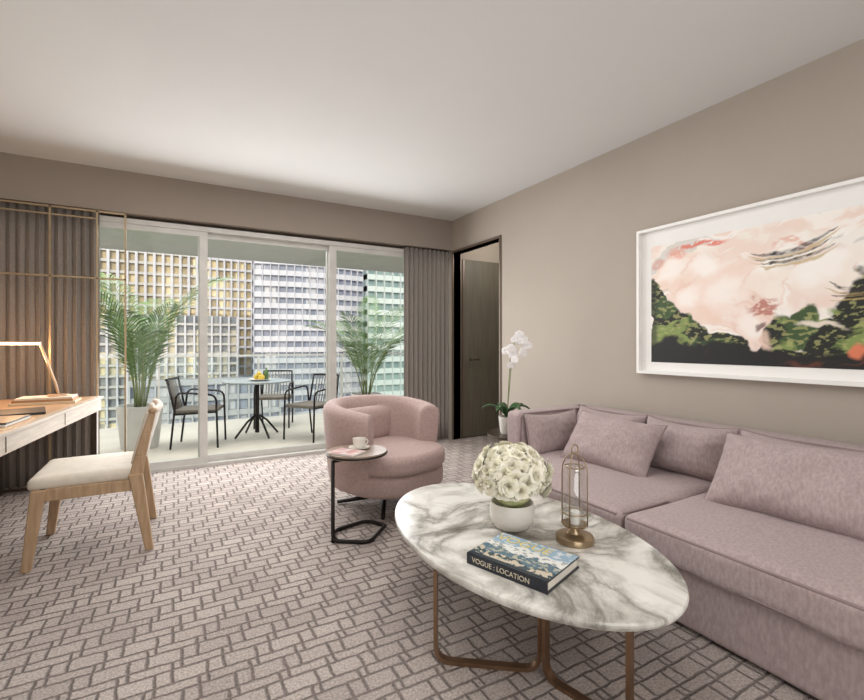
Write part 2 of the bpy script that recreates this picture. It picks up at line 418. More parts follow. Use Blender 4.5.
# ================================================================ ARMCHAIR
ac=grp('swivel_armchair',(1.375,3.23,0),math.radians(20))
def Rout(th,z):
    base=0.432+0.015*abs(math.sin(th))
    k=(z-0.17)/0.6
    return base*(0.86+0.14*min(1,max(0,k))**0.6)
V=[];F=[];nth=48;amax=math.radians(122)
prof_n=0
for i in range(nth+1):
    th=-amax+2*amax*i/nth
    e=abs(th)/amax
    top=0.78-0.06*e**2.4
    zb=0.17; wid=0.125+0.03*e**2
    pts=[]
    zs=[(zb+(top-0.06-zb)*k/6) for k in range(7)]
    for z in zs: pts.append((Rout(th,z),z))
    rt=Rout(th,top)
    for k in range(1,6):
        a=math.pi*k/6; pts.append((rt-wid/2+wid/2*math.cos(a), top-0.06+0.06*math.sin(a)))
    for z in reversed(zs): pts.append((Rout(th,z)-wid,z))
    for (r,z) in pts:
        V.append((math.sin(th)*r, math.cos(th)*r*(1.0 if math.cos(th)>0 else 1.12), z))
    prof_n=len(pts)
for i in range(nth):
    for j in range(prof_n):
        a=i*prof_n+j;b=i*prof_n+(j+1)%prof_n;c=(i+1)*prof_n+(j+1)%prof_n;d_=(i+1)*prof_n+j
        F.append((a,b,c,d_))
F.append(tuple(range(prof_n))); F.append(tuple(range(nth*prof_n,(nth+1)*prof_n)))
o=mk('tub_shell',V,F,PINK,ac,True)
md=o.modifiers.new('b','BEVEL'); md.width=0.05; md.segments=5; md.limit_method='ANGLE'; md.angle_limit=math.radians(60)
def dshape(name,rx,yb,yf,z0,z1,r,m,par,crown=0.0):
    n=48; prof=[]
    for k in range(6):
        a=math.pi/2*k/5; prof.append((-r+r*math.sin(a), z0+r-r*math.cos(a)))
    for k in range(6):
        a=math.pi/2*k/5; prof.append((-r+r*math.cos(a), z1-r+r*math.sin(a)))
    V=[];F=[]; cy=(yb+yf)/2; ry=(yb-yf)/2
    rows=[(off,z,1.0) for (off,z) in prof]
    for s in (0.75,0.5,0.25): rows.append((-r,z1,s))
    rows=[( -r,z0,0.3)]+rows
    for (off,z,s) in rows:
        for j in range(n):
            a=2*math.pi*j/n; c,s_=math.cos(a),math.sin(a)
            ex=2.0/2.6
            x=(abs(c)**ex)*(1 if c>0 else -1); y=(abs(s_)**ex)*(1 if s_>0 else -1)
            zz=z+(crown*(1-s*s) if z>=z1-1e-6 else 0)
            V.append((x*(rx+off)*s, cy+y*(ry+off)*s, zz))
    R=len(rows)
    for i in range(R-1):
        for j in range(n): F.append((i*n+j,i*n+(j+1)%n,(i+1)*n+(j+1)%n,(i+1)*n+j))
    F.append(tuple(range(n-1,-1,-1))); F.append(tuple(range((R-1)*n,R*n)))
    return mk(name,V,F,m,par,True)
dshape('seat_base',0.385,0.33,-0.44,0.16,0.31,0.04,PINK,ac)
dshape('seat_cushion',0.37,0.32,-0.47,0.305,0.445,0.05,PINK,ac,0.02)
dshape('back_cushion_low',0.30,0.33,0.14,0.42,0.70,0.08,PINK,ac)
tube('column',[(0,-0.02,0.05),(0,-0.02,0.17)],0.03,BLACKM,ac,16)
lathe('swivel_plate',[(0,0.145),(0.14,0.145),(0.14,0.16),(0,0.16)],BLACKM,ac,(0,-0.02,0))
for i in range(4):
    a=math.radians(45+90*i); c,s_=math.cos(a),math.sin(a)
    tube('foot_%d'%(i+1),[(0.02*c,-0.02+0.02*s_,0.07),(0.15*c,-0.02+0.15*s_,0.045),(0.35*c,-0.02+0.35*s_,0.016)],[0.022,0.018,0.014],BLACKM,ac,8)

# ================================================================ C SIDE TABLE
st=grp('c_side_table',(1.0,2.76,0),0)
WAL=mat('side_table_top',C(158,140,126),0.35,col2=C(140,122,108))
lathe('top_disc',[(0,0.503),(0.172,0.503),(0.186,0.507),(0.186,0.53),(0,0.53)],WAL,st,n=40)
tube('top_rim',[(0.187*math.cos(2*math.pi*i/48),0.187*math.sin(2*math.pi*i/48),0.516) for i in range(48)],0.006,BLACKM,st,6,True)
tube('frame',fillet([(-0.17,-0.05,0.495),(-0.17,-0.05,0.012),(0.02,-0.17,0.012),(0.20,0.02,0.012)],0.05),0.012,BLACKM,st,10)
tube('frame_2',fillet([(-0.17,-0.05,0.012),(-0.12,0.10,0.012),(0.13,0.16,0.012),(0.20,0.02,0.012)],0.06),0.012,BLACKM,st,10)
tube('support',[(-0.17,-0.05,0.491),(0.12,0.03,0.491)],0.010,BLACKM,st,8)
cup=grp('coffee_cup',(1.03,2.80,0.531))
lathe('saucer',[(0,0),(0.03,0),(0.066,0.009),(0.068,0.012),(0.03,0.005),(0,0.005)],CERAM,cup,n=28)
lathe('cup_body',[(0,0.006),(0.024,0.006),(0.038,0.03),(0.042,0.066),(0.039,0.066),(0.033,0.03),(0,0.012)],CERAM,cup,n=28)
tube('cup_handle',[(0.038,0,0.054),(0.055,0,0.052),(0.060,0,0.040),(0.053,0,0.026),(0.036,0,0.024)],0.004,CERAM,cup,6)
mg=grp('magazine',(0.92,2.72,0.531),0.6)
box('pages',-0.07,0.07,-0.095,0.095,0,0.008,WHITE,mg,0.001)
box('cover',-0.07,0.07,-0.095,0.095,0.008,0.0095,mat('magazine_cover',C(190,120,120),0.3,col2=C(230,224,220),nscale=14),mg)

# ================================================================ COFFEE TABLE
CT=Vector((1.305,1.60,0)); TH=0.38
ct=grp('coffee_table',CT)
a_,b_=0.745,0.462
V=[];F=[];n=96
prof=[(0.975,TH-0.03),(0.992,TH-0.025),(1.0,TH-0.014),(1.0,TH-0.006),(0.994,TH)]
for(s,z)in prof:
    for j in range(n):
        a=2*math.pi*j/n; V.append((b_*math.cos(a)*s,a_*math.sin(a)*s,z))
for i in range(len(prof)-1):
    for j in range(n): F.append((i*n+j,i*n+(j+1)%n,(i+1)*n+(j+1)%n,(i+1)*n+j))
F.append(tuple(range(n-1,-1,-1)));F.append(tuple(range((len(prof)-1)*n,len(prof)*n)))
mk('marble_top',V,F,MARBLE,ct)
def flatbar(name,pts,wn,m,par,w=0.012,tk=0.034):
    pts=[Vector(p) for p in pts]; wn=Vector(wn).normalized(); V=[];F=[]
    for i,p in enumerate(pts):
        if i==0: t=(pts[1]-p).normalized()
        elif i==len(pts)-1: t=(p-pts[i-1]).normalized()
        else: t=((pts[i+1]-p).normalized()+(p-pts[i-1]).normalized()).normalized()
        s=t.cross(wn).normalized()
        V+=[p+wn*tk/2+s*w/2,p+wn*tk/2-s*w/2,p-wn*tk/2-s*w/2,p-wn*tk/2+s*w/2]
    for i in range(len(pts)-1):
        for j in range(4): F.append((i*4+j,i*4+(j+1)%4,(i+1)*4+(j+1)%4,(i+1)*4+j))
    F.append((0,1,2,3)); k=(len(pts)-1)*4; F.append((k,k+1,k+2,k+3))
    return mk(name,V,F,m,par)
def flatloop(name,p0,p1,zt):
    p0=Vector(p0);p1=Vector(p1); d_=(p1-p0); wn=Vector((-d_.y,d_.x,0))
    pts=fillet([(p0.x,p0.y,zt),(p0.x,p0.y,0.008),(p1.x,p1.y,0.008),(p1.x,p1.y,zt)],0.06,8)
    flatbar(name,pts,wn,BRASS,ct,0.014,0.03)
flatloop('leg_loop_1',(-0.445,-0.09,0),(-0.14,-0.32,0),TH-0.03)
flatloop('leg_loop_2',(-0.145,-0.36,0),(-0.075,-0.655,0),TH-0.03)
flatloop('leg_loop_3',(0.41,0.10,0),(0.13,0.30,0),TH-0.03)
flatloop('leg_loop_4',(0.13,0.34,0),(0.04,0.66,0),TH-0.03)
tube('under_ring',[(0.40*math.cos(2*math.pi*i/48),0.66*math.sin(2*math.pi*i/48),TH-0.038) for i in range(48)],0.008,BRASS,ct,8,True)

# flowers
fv=grp('rose_bouquet',(1.315,1.62,TH))
lathe('vase',[(0,0.0),(0.055,0.0),(0.078,0.012),(0.098,0.05),(0.100,0.085),(0.094,0.118),(0.088,0.118),(0.092,0.085),(0.085,0.05),(0,0.02)],CERAM,fv,n=40)
def rose(V,F,mtx,R):
    for layer,(cnt,rad,hh,open_) in enumerate([(2,0.12,0.70,0.0),(3,0.26,0.70,0.04),(4,0.44,0.66,0.12),(5,0.66,0.56,0.30),(6,0.9,0.40,0.62)]):
        for k in range(cnt):
            a0=2*math.pi*k/cnt+layer*0.7+random.uniform(-.1,.1); wd=2*math.pi/cnt*0.74
            b=len(V); nu,nv=4,3
            for j in range(nv+1):
                v=j/nv
                for i in range(nu+1):
                    u=-1+2*i/nu
                    ang=a0+u*wd*(0.35+0.65*math.sin(math.pi*min(1,v*0.8+0.1)))
                    rr=R*rad*(0.25+0.75*v**0.7)*(1+open_*v*v*0.5)+R*0.03*u*layer+R*random.uniform(-.03,.03)
                    z=R*(hh*v - (0.22*open_*v**3) - 0.10*u*u*v)+R*0.1
                    V.append(mtx@Vector((rr*math.cos(ang),rr*math.sin(ang),z)))
            for j in range(nv):
                for i in range(nu):
                    q=b+j*(nu+1)+i; F.append((q,q+1,q+nu+2,q+nu+1))
V=[];F=[]
cen=Vector((0,0,0.238)); pts=[]
N_=76
for i in range(N_):
    z=1-1.5*(i+0.5)/N_; ph=i*2.39996
    r=math.sqrt(max(0,1-z*z)); pts.append(Vector((r*math.cos(ph),r*math.sin(ph),z)))
for p in pts:
    rad=random.uniform(0.112,0.145)
    pos=cen+Vector((p.x*rad*1.12,p.y*rad*1.12,p.z*rad*0.88))
    p2=(p+Vector((random.uniform(-.2,.2),random.uniform(-.2,.2),random.uniform(-.2,.2)))).normalized()
    q=p2.to_track_quat('Z','Y')
    m4=Matrix.Translation(pos)@q.to_matrix().to_4x4()@Matrix.Rotation(random.uniform(0,6),4,'Z')
    rose(V,F,m4,random.uniform(0.031,0.041))
mk('rose_heads',V,F,PETAL,fv,True)
lathe('foliage_core',[(0.0,0.09),(0.05,0.105),(0.08,0.14),(0.10,0.22),(0.085,0.29),(0.05,0.325),(0,0.335)],mat('inner_petals',C(214,216,168),0.8,col2=C(160,170,104),nscale=30),fv,n=24)

# candle lantern
ln=grp('candle_lantern',(1.455,1.385,TH))
GOLD=mat('lantern_brass',C(170,150,122),0.3,0.8)
lathe('base',[(0,0),(0.078,0),(0.080,0.01),(0.076,0.024),(0.06,0.030),(0.03,0.034),(0.018,0.05),(0.018,0.06),(0.05,0.066),(0.055,0.074),(0,0.074)],GOLD,ln,n=36)
lathe('glass_chimney',[(0.046,0.074),(0.048,0.12),(0.048,0.27),(0.042,0.30),(0.034,0.315)],LGLASS,ln,n=32)
lathe('candle',[(0,0.074),(0.022,0.074),(0.022,0.12),(0.02,0.124),(0,0.122)],WHITE,ln,n=20)
tube('ring_top',[(0.040*math.cos(2*math.pi*i/24),0.040*math.sin(2*math.pi*i/24),0.31) for i in range(24)],0.003,GOLD,ln,6,True)
tube('ring_low',[(0.052*math.cos(2*math.pi*i/24),0.052*math.sin(2*math.pi*i/24),0.12) for i in range(24)],0.003,GOLD,ln,6,True)
for i,a in enumerate((0,math.pi/2)):
    c,s_=math.cos(a+0.4),math.sin(a+0.4)
    pts=[(0.054*c,0.054*s_,0.07),(0.054*c,0.054*s_,0.28)]+[(0.054*c*math.cos(t),0.054*s_*math.cos(t),0.28+0.085*math.sin(t)) for t in [math.pi*k/12 for k in range(1,12)]]+[(-0.054*c,-0.054*s_,0.28),(-0.054*c,-0.054*s_,0.07)]
    tube('cage_%d'%i,pts,0.0028,GOLD,ln,6)
tube('handle_ring',[(0.018*math.cos(2*math.pi*i/20),0,0.382+0.018*math.sin(2*math.pi*i/20)) for i in range(20)],0.0028,GOLD,ln,6,True)

# coffee table book
bk=grp('coffee_table_book',(1.125,1.325,TH),math.radians(19))
DARK=mat('book_cover_dark',C(38,42,52),0.35)
box('pages',-0.118,0.115,-0.158,0.158,0.004,0.036,mat('page_edges',C(232,226,214),0.8),bk)
boxes('cover',[(-0.122,0.122,-0.165,0.165,0,0.004),(-0.122,0.122,-0.165,0.165,0.036,0.040),(-0.124,-0.118,-0.165,0.165,0,0.040)],DARK,bk)
nx,ny=70,100; V=[];F=[];cols=[]
for j in range(ny+1):
    for i in range(nx+1):
        x=-0.120+0.240*i/nx; y=-0.163+0.326*j/ny; V.append((x,y,0.0406))
        u=1-j/ny; v=i/nx
        n1=noise.fractal(Vector((u*5,v*5,2)),1.0,2.0,4); n3=noise.fractal(Vector((u*14,v*14,6)),1.0,2.0,4)
        if v>0.66+0.08*n1: col=C(150,178,198) if n3<0.2 else C(206,214,218)
        elif v>0.45+0.15*n1: col=C(228,228,224) if n3<0.25 else C(160,168,168)
        elif v>0.28+0.15*n1: col=C(92,118,134) if n3<0.15 else C(176,176,160)
        else: col=C(64,82,90) if n1+n3<0.1 else C(200,190,170)
        if v<0.10: col=C(40,52,64)
        cols.append(col)
for j in range(ny):
    for i in range(nx): q=j*(nx+1)+i; F.append((q,q+1,q+nx+2,q+nx+1))
def colmesh(name,V,F,cols,m,par):
    me=bpy.data.meshes.new(name); me.from_pydata(V,[],F); me.update()
    ca=me.color_attributes.new('Col','FLOAT_COLOR','POINT')
    for i,c in enumerate(cols): ca.data[i].color=c
    me.materials.append(m); o=bpy.data.objects.new(name,me); return link(o,par)
colmesh('cover_photo',V,F,cols,attr_mat('cover_print',0.25),bk)
def text(name,body,size,m,par,loc,rot):
    cu=bpy.data.curves.new(name,'FONT'); cu.body=body; cu.size=size; cu.align_x='CENTER'; cu.align_y='CENTER'; cu.extrude=0.0003
    cu.materials.append(m); o=bpy.data.objects.new(name,cu); o.location=loc; o.rotation_euler=rot; return link(o,par)
TW=mat('print_white',C(225,215,190),0.5); TG=mat('print_gold',C(224,204,120),0.5)
text('spine_title','VOGUE : LOCATION',0.026,TW,bk,(-0.1245,0.02,0.020),(math.radians(90),0,math.radians(-90)))
text('cover_title','VOGUE',0.07,TG,bk,(0.075,0.04,0.0412),(0,0,math.radians(-90)))

# ================================================================ SOFA
so=grp('sofa')
x0,x1,y0,y1=1.86,2.98,-0.35,2.76
rbox('base',((x0+x1)/2,(y0+y1)/2,0.14),(x1-x0,y1-y0-0.02,0.25),0.02,SOFA,so)
for i,(x,y) in enumerate([(1.95,y0+0.1),(1.95,y1-0.1),(2.9,y0+0.1),(2.9,y1-0.1)]):
    box('foot_%d'%i,x-0.03,x+0.03,y-0.03,y+0.03,0,0.03,BRONZE,so)
ys=[(1.46,2.62),(-0.13,1.45)]
for i,(a,b) in enumerate(ys):
    rbox('seat_cushion_%d'%(i+1),((1.825+2.78)/2,(a+b)/2,0.33),(0.955,b-a,0.16),0.04,SOFA,so,crown=0.03,wob=0.014,cuts=21)
    for z in (0.272,0.39):
        tube('piping_%d_%d'%(i,int(z*1000)),[(2.2,a+0.006,z),(1.9,a+0.008,z),(1.862,a+0.012,z),(1.834,a+0.03,z),(1.834,b-0.03,z),(1.862,b-0.012,z),(1.9,b-0.008,z),(2.2,b-0.006,z)],0.007,PIPING,so,6)
rbox('backrest',(2.91,(y0+y1)/2,0.47),(0.17,y1-y0,0.46),0.035,SOFA,so)
rbox('arm_far',(2.58,y1-0.08,0.47),(0.80,0.16,0.46),0.035,SOFA,so,cuts=17)
rbox('arm_near',(2.56,y0+0.1,0.47),(0.80,0.20,0.46),0.035,SOFA,so)
tube('piping_back',[(2.835,y0+0.05,0.69),(2.835,y1-0.15,0.69)],0.006,PIPING,so,6)
tube('piping_arm',[(2.8,y1-0.155,0.69),(2.22,y1-0.155,0.69),(2.195,y1-0.155,0.66),(2.185,y1-0.155,0.3)],0.006,PIPING,so,6)
def place(cx,cy,cz,lean,yaw,roll=0):
    base=Matrix(((0,0,-1,0),(-1,0,0,0),(0,1,0,0),(0,0,0,1)))
    return Matrix.Translation((cx,cy,cz))@Matrix.Rotation(yaw,4,'Z')@Matrix.Rotation(lean,4,'Y')@base@Matrix.Rotation(roll,4,'Z')
for i,(a,b) in enumerate([(2.00,2.58),(1.42,1.99),(0.72,1.41),(-0.10,0.71)]):
    pillow('back_cushion_%d'%(i+1),b-a,0.34,0.24,SOFA,so,place(2.735,(a+b)/2,0.555,math.radians(14),0),PIPING,seed=i+5)
armM=Matrix.Translation((2.46,2.545,0.545))@Matrix.Rotation(math.radians(-14),4,'X')@Matrix(((1,0,0,0),(0,0,-1,0),(0,1,0,0),(0,0,0,1)))
pillow('arm_cushion',0.52,0.31,0.15,SOFA,so,armM,PIPING,seed=12)
g=grp('throw_pillow'); pillow('cushion',0.60,0.38,0.20,SOFA,g,place(2.44,2.02,0.565,math.radians(36),math.radians(8),math.radians(-3)),PIPING,1,1.5)
g=grp('throw_pillow'); pillow('cushion',0.78,0.40,0.23,SOFA,g,place(2.44,0.98,0.575,math.radians(34),math.radians(-3),math.radians(2)),PIPING,2,1.5)

# ================================================================ SIDE TABLE + ORCHID
sd=grp('side_table',(2.66,3.14,0))
lathe('top',[(0,0.40),(0.30,0.40),(0.305,0.405),(0.305,0.42),(0,0.42)],BRONZE,sd,n=48)
lathe('pedestal',[(0,0),(0.19,0),(0.19,0.015),(0.04,0.03),(0.03,0.1),(0.03,0.4),(0,0.4)],BRONZE,sd,n=32)
oc=grp('potted_orchid',(2.53,3.19,0.42))
lathe('pot',[(0,0),(0.05,0),(0.058,0.02),(0.07,0.14),(0.072,0.15),(0.064,0.15),(0.06,0.12),(0,0.12)],CERAM,oc,n=32)
lathe('soil',[(0,0.135),(0.062,0.135)],SOIL,oc,n=24)
V=[];F=[]
for k,(a,L_) in enumerate([(0.2,0.24),(1.3,0.2),(2.6,0.22),(3.6,0.2),(4.6,0.23),(5.5,0.2)]):
    dx,dy=math.cos(a),math.sin(a); b=len(V); ns=9
    for j in range(ns+1):
        s=j/ns; r=L_*s; z=0.14+0.12*math.sin(s*2.2)-0.03*s; wd=0.035*math.sin(math.pi*min(1,0.12+s*0.88))**0.7
        V+= [(dx*r-dy*wd,dy*r+dx*wd,z+0.012),(dx*r,dy*r,z),(dx*r+dy*wd,dy*r-dx*wd,z+0.012)]
    for j in range(ns):
        q=b+3*j; F+=[(q,q+1,q+4,q+3),(q+1,q+2,q+5,q+4)]
o=mk('leaves',V,F,LEAFD,oc,True); md=o.modifiers.new('s','SOLIDIFY'); md.thickness=0.004
stems=[[(0,0,0.13),(0.03,0.0,0.4),(0.05,-0.01,0.68),(0.08,-0.02,0.83),(0.12,-0.05,0.85),(0.15,-0.07,0.70)],[(0.01,0.01,0.13),(0.04,0.03,0.35),(0.06,0.03,0.6),(0.06,0.02,0.74),(0.03,-0.01,0.80),(0.01,-0.04,0.62)]]
V=[];F=[]
def orchid_flower(V,F,mtx,R):
    for k,(ang,ln_,wd) in enumerate([(90,1,0.42),(210,0.95,0.42),(330,0.95,0.42),(25,1.0,0.75),(155,1.0,0.75),(270,0.45,0.3)]):
        a=math.radians(ang); b=len(V)
        dx,dy=math.cos(a),math.sin(a)
        for j in range(6):
            s=j/5; w_=R*wd*math.sin(math.pi*(0.08+0.9*s))**0.8; r=R*ln_*s
            z=R*(0.15*math.sin(s*3))
            V+= [mtx@Vector((dx*r-dy*w_,dy*r+dx*w_,z-0.1*w_)),mtx@Vector((dx*r,dy*r,z)),mtx@Vector((dx*r+dy*w_,dy*r-dx*w_,z-0.1*w_))]
        for j in range(5):
            q=b+3*j; F+=[(q,q+1,q+4,q+3),(q+1,q+2,q+5,q+4)]
for si,s_ in enumerate(stems):
    tube('stem_%d'%(si+1),fillet(s_,0.08),0.004,STEM,oc,6)
    for k in range(9):
        t=k/8
        p=Vector(s_[3]).lerp(Vector(s_[4]),min(1,t*3)) if t<0.33 else Vector(s_[4]).lerp(Vector(s_[5]),(t-0.33)*1.5)
        off=Vector((random.uniform(-.04,.03),random.uniform(-.05,.02),random.uniform(-.04,.03)))
        dirn=Vector((-0.5+random.uniform(-.5,.5),-0.9,random.uniform(-.2,.3))).normalized()
        orchid_flower(V,F,Matrix.Translation(p+off)@dirn.to_track_quat('Z','Y').to_matrix().to_4x4(),random.uniform(0.034,0.046))
mk('blossoms',V,F,WPETAL,oc,True)

# ================================================================ FRAMED ART
pa=grp('framed_painting')
Y0,Y1,Z0,Z1=0.70,2.245,0.985,2.035
X=W
fw,fd=0.020,0.055
boxes('frame',[(X-fd,X-0.001,Y0,Y0+fw,Z0,Z1),(X-fd,X-0.001,Y1-fw,Y1,Z0,Z1),(X-fd,X-0.001,Y0+fw,Y1-fw,Z0,Z0+fw),(X-fd,X-0.001,Y0+fw,Y1-fw,Z1-fw,Z1)],WHITE,pa)
box('mat_board',X-0.02,X-0.002,Y0+fw,Y1-fw,Z0+fw,Z1-fw,mat('mat_board',C(240,239,236),0.9,col2=C(238,237,234)),pa)
ay0,ay1,az0,az1=0.815,2.145,1.07,1.905
nx,ny=460,290; V=[];F=[];cols=[]
def mixc(a,b,t):
    t=max(0,min(1,t)); return tuple(a[i]*(1-t)+b[i]*t for i in range(3))+(1,)
def sm(e0,e1,x):
    t=max(0,min(1,(x-e0)/(e1-e0))); return t*t*(3-2*t)
def blob(U,V_,cu,cv,ru,rv,ang,edge):
    c,s=math.cos(ang),math.sin(ang); x=(U-cu)*1.6; y=V_-cv
    a=(x*c+y*s)/(ru*1.6); b=(-x*s+y*c)/rv
    return sm(1.0+edge,1.0-edge,math.hypot(a,b))
def art(u,v):
    wx=noise.fractal(Vector((u*4,v*3,1.3)),1.0,2.0,5)*0.09; wy=noise.fractal(Vector((u*4,v*3,7.7)),1.0,2.0,5)*0.11
    U=u+wx; Vv=v+wy
    n1=noise.fractal(Vector((U*3.2,Vv*4,4)),1.0,2.0,5); n2=noise.fractal(Vector((U*2.0+Vv*3,Vv*9-U*4,9)),1.0,2.0,4)
    n3=noise.fractal(Vector((u*14+v*30,v*18-u*30,3)),1.0,2.0,3)
    c=mixc(C(238,218,206),C(243,238,230),sm(-0.2,0.3,n1+0.6*(U-0.35)))
    c=mixc(c,C(248,244,238),sm(0.0,0.3,n2)*0.8)
    c=mixc(c,C(190,186,180),sm(0.24,0.42,n1+n2*0.5)*0.55)
    for (bu,bv,ru,rv,an,col) in [(0.14,0.68,0.13,0.17,0.3,C(238,210,192)),(0.30,0.70,0.12,0.15,-0.4,C(241,222,210)),(0.26,0.46,0.14,0.17,0.2,C(239,212,197)),(0.42,0.50,0.13,0.22,0.1,C(238,208,192)),(0.47,0.28,0.08,0.20,0.1,C(236,210,196)),(0.60,0.66,0.13,0.12,0.5,C(243,232,222)),(0.80,0.62,0.12,0.12,-0.2,C(243,232,222))]:
        k=blob(U,Vv,bu,bv,ru,rv,an,0.25); c=mixc(c,col,k*0.75)
        c=mixc(c,C(252,249,245),blob(U,Vv,bu-0.02,bv+0.04,ru*0.65,rv*0.55,an,0.5)*0.65)
        k=blob(U,Vv,bu,bv,ru*1.02,rv*1.02,an,0.06)*(1-blob(U,Vv,bu,bv,ru*0.95,rv*0.95,an,0.08)); c=mixc(c,C(222,172,152),k*0.45*sm(-0.1,0.2,n2))
    for (bu,bv,ru,rv,an,col,al) in [(0.24,0.93,0.10,0.035,0.15,C(222,118,98),0.9),(0.13,0.86,0.04,0.07,0.5,C(226,140,118),0.6),(0.04,0.84,0.03,0.06,0,C(206,120,100),0.5),(0.95,0.80,0.07,0.06,-0.5,C(220,136,116),0.8),(0.52,0.47,0.08,0.022,0.5,C(176,96,82),0.8),(0.62,0.80,0.06,0.02,-0.2,C(226,160,140),0.6)]:
        c=mixc(c,col,blob(U,Vv,bu,bv,ru,rv,an,0.35)*al*sm(-0.45,0.0,n3))
    k=0
    for (bu,bv,ru,rv,an) in [(0.00,0.42,0.045,0.30,0.0),(0.10,0.26,0.13,0.17,-0.5),(0.22,0.20,0.12,0.14,-0.3),(0.60,0.30,0.09,0.16,0.6),(0.70,0.36,0.11,0.10,0.4),(0.80,0.22,0.16,0.12,-0.2),(0.95,0.36,0.10,0.22,0.4),(0.34,0.14,0.10,0.08,0)]:
        k=max(k,blob(U,Vv,bu,bv,ru,rv,an,0.07))
    k=max(k,sm(0.175,0.155,Vv-0.02*n1)*(1-blob(U,Vv,0.47,0.22,0.05,0.14,0.1,0.1)))
    g=mixc(C(58,82,46),C(128,146,82),sm(-0.05,0.2,n1+0.3*math.sin(U*13+Vv*7)))
    g=mixc(g,C(28,32,26),sm(-0.1,0.12,n2+0.25*math.sin(U*19-Vv*6)))
    g=mixc(g,C(172,172,112),sm(0.1,0.3,n3)*0.6)
    g=mixc(g,C(24,24,24),sm(0.16,0.11,Vv+0.05*n1))
    g=mixc(g,C(24,26,24),sm(0.05,0.02,u)*0.7)
    g=mixc(g,C(120,64,46),sm(0.03,0.0,abs(Vv-0.05))*sm(0.1,0.3,n2)*0.5)
    c=mixc(c,g,k)
    c=mixc(c,C(238,226,212),blob(U,Vv,0.78,0.31,0.10,0.022,-0.25,0.4)*0.9)
    c=mixc(c,C(226,196,180),blob(U,Vv,0.53,0.22,0.03,0.10,0.2,0.3)*0.8)
    c=mixc(c,C(96,44,38),blob(U,Vv,0.485,0.34,0.012,0.06,-0.6,0.4)*0.8)
    c=mixc(c,C(218,124,90),blob(U,Vv,0.90,0.12,0.035,0.05,0,0.3))
    for (cu,cv,r0,a0,a1,wd) in [(0.62,1.14,0.36,-2.1,-0.7,0.014),(0.62,1.16,0.42,-2.0,-0.9,0.006),(0.64,1.18,0.47,-1.9,-1.0,0.012),(0.95,0.90,0.42,-2.2,-1.0,0.010),(0.86,0.95,0.46,-1.7,-0.6,0.018),(0.90,0.96,0.50,-1.9,-0.8,0.010)]:
        du=(u-cu)*1.5; dv=v-cv; r=math.hypot(du,dv); an=math.atan2(dv,du)
        if a0<an<a1:
            tp=math.sin(math.pi*(an-a0)/(a1-a0))**0.6
            c=mixc(c,C(40,36,34),sm(wd*1.8*tp,wd*0.5*tp,abs(r-r0+0.05*n1))*(0.7+0.6*n3))
            c=mixc(c,C(190,164,108),sm(wd*1.2*tp,wd*0.4*tp,abs(r-r0-0.028+0.05*n1))*0.7)
    return c
for j in range(ny+1):
    for i in range(nx+1):
        u=i/nx; v=j/ny
        V.append((X-0.0225,ay1+(ay0-ay1)*u,az0+(az1-az0)*v)); cols.append(art(u,v))
for j in range(ny):
    for i in range(nx): q=j*(nx+1)+i; F.append((q,q+1,q+nx+2,q+nx+1))
colmesh('canvas',V,F,cols,attr_mat('painting_print',0.6),pa)

# ================================================================ BALCONY
BY=8.0
slab('floor_balcony',-3.0,4.0,5.2,BY+0.1,-0.12,-0.02,TILE)
slab('ceiling_balcony',-3.0,4.0,5.2,BY,2.56,2.80,mat('balcony_soffit',C(205,203,200),0.9))
slab('floor_sill',XL,W,5.14,5.2,-0.1,0.0,ALU)
wl=mat('balcony_wall_paint',C(205,202,198),0.9)
slab('wall_balcony_left',-3.1,-3.0,5.2,BY,-0.12,2.75,wl)
slab('wall_balcony_right',4.0,4.1,5.2,BY,-0.12,2.75,wl)
rl=grp('balcony_railing')
RG=glass_mat('railing_glass',(0.93,0.97,0.96,1),0.04)
for i in range(6):
    a=-3.0+1.395*i
    if i<5: box('panel_%d'%i,a+0.02,a+1.37,BY-0.1,BY-0.088,0.02,0.98,RG,rl)
    box('post_%d'%i,max(-2.97,min(a,3.97))-0.015,max(-2.97,min(a,3.97))+0.015,BY-0.12,BY-0.07,-0.02,1.0,ALU,rl)
box('top_rail',-2.98,3.98,BY-0.12,BY-0.07,1.0,1.03,ALU,rl)

bt=grp('bistro_table',(0.95,6.45,-0.02))
lathe('top',[(0,0.715),(0.42,0.715),(0.43,0.725),(0.43,0.735),(0,0.735)],mat('bistro_top',C(166,176,182),0.3),bt,n=40)
tube('column',[(0,0,0.05),(0,0,0.715)],0.028,BLACKM,bt)
for i in range(4):
    a=math.radians(20+90*i); tube('leg_%d'%i,[(0,0,0.30),(0.14*math.cos(a),0.14*math.sin(a),0.2),(0.30*math.cos(a),0.30*math.sin(a),0.012)],0.014,BLACKM,bt,8)
fr=grp('fruit_plate',(0.98,6.43,0.715))
lathe('plate',[(0,0),(0.08,0),(0.14,0.02),(0.14,0.025),(0.08,0.008),(0,0.008)],CERAM,fr,n=28)
YE=mat('lemon_yellow',C(224,190,60),0.5)
for i,(x,y) in enumerate([(0.03,0),(-0.04,0.03),(0,-0.045),(-0.01,0.0)]):
    lathe('lemon_%d'%i,[(0,0.0),(0.025,0.012),(0.034,0.035),(0.025,0.06),(0,0.072)],YE,fr,(x,y,0.01+(0.04 if i==3 else 0)),n=14)
tube('bottle',[(0.09,0.05,0.01),(0.09,0.05,0.11),(0.09,0.05,0.13),(0.09,0.05,0.17)],[0.03,0.03,0.012,0.012],GREEN,fr,12)
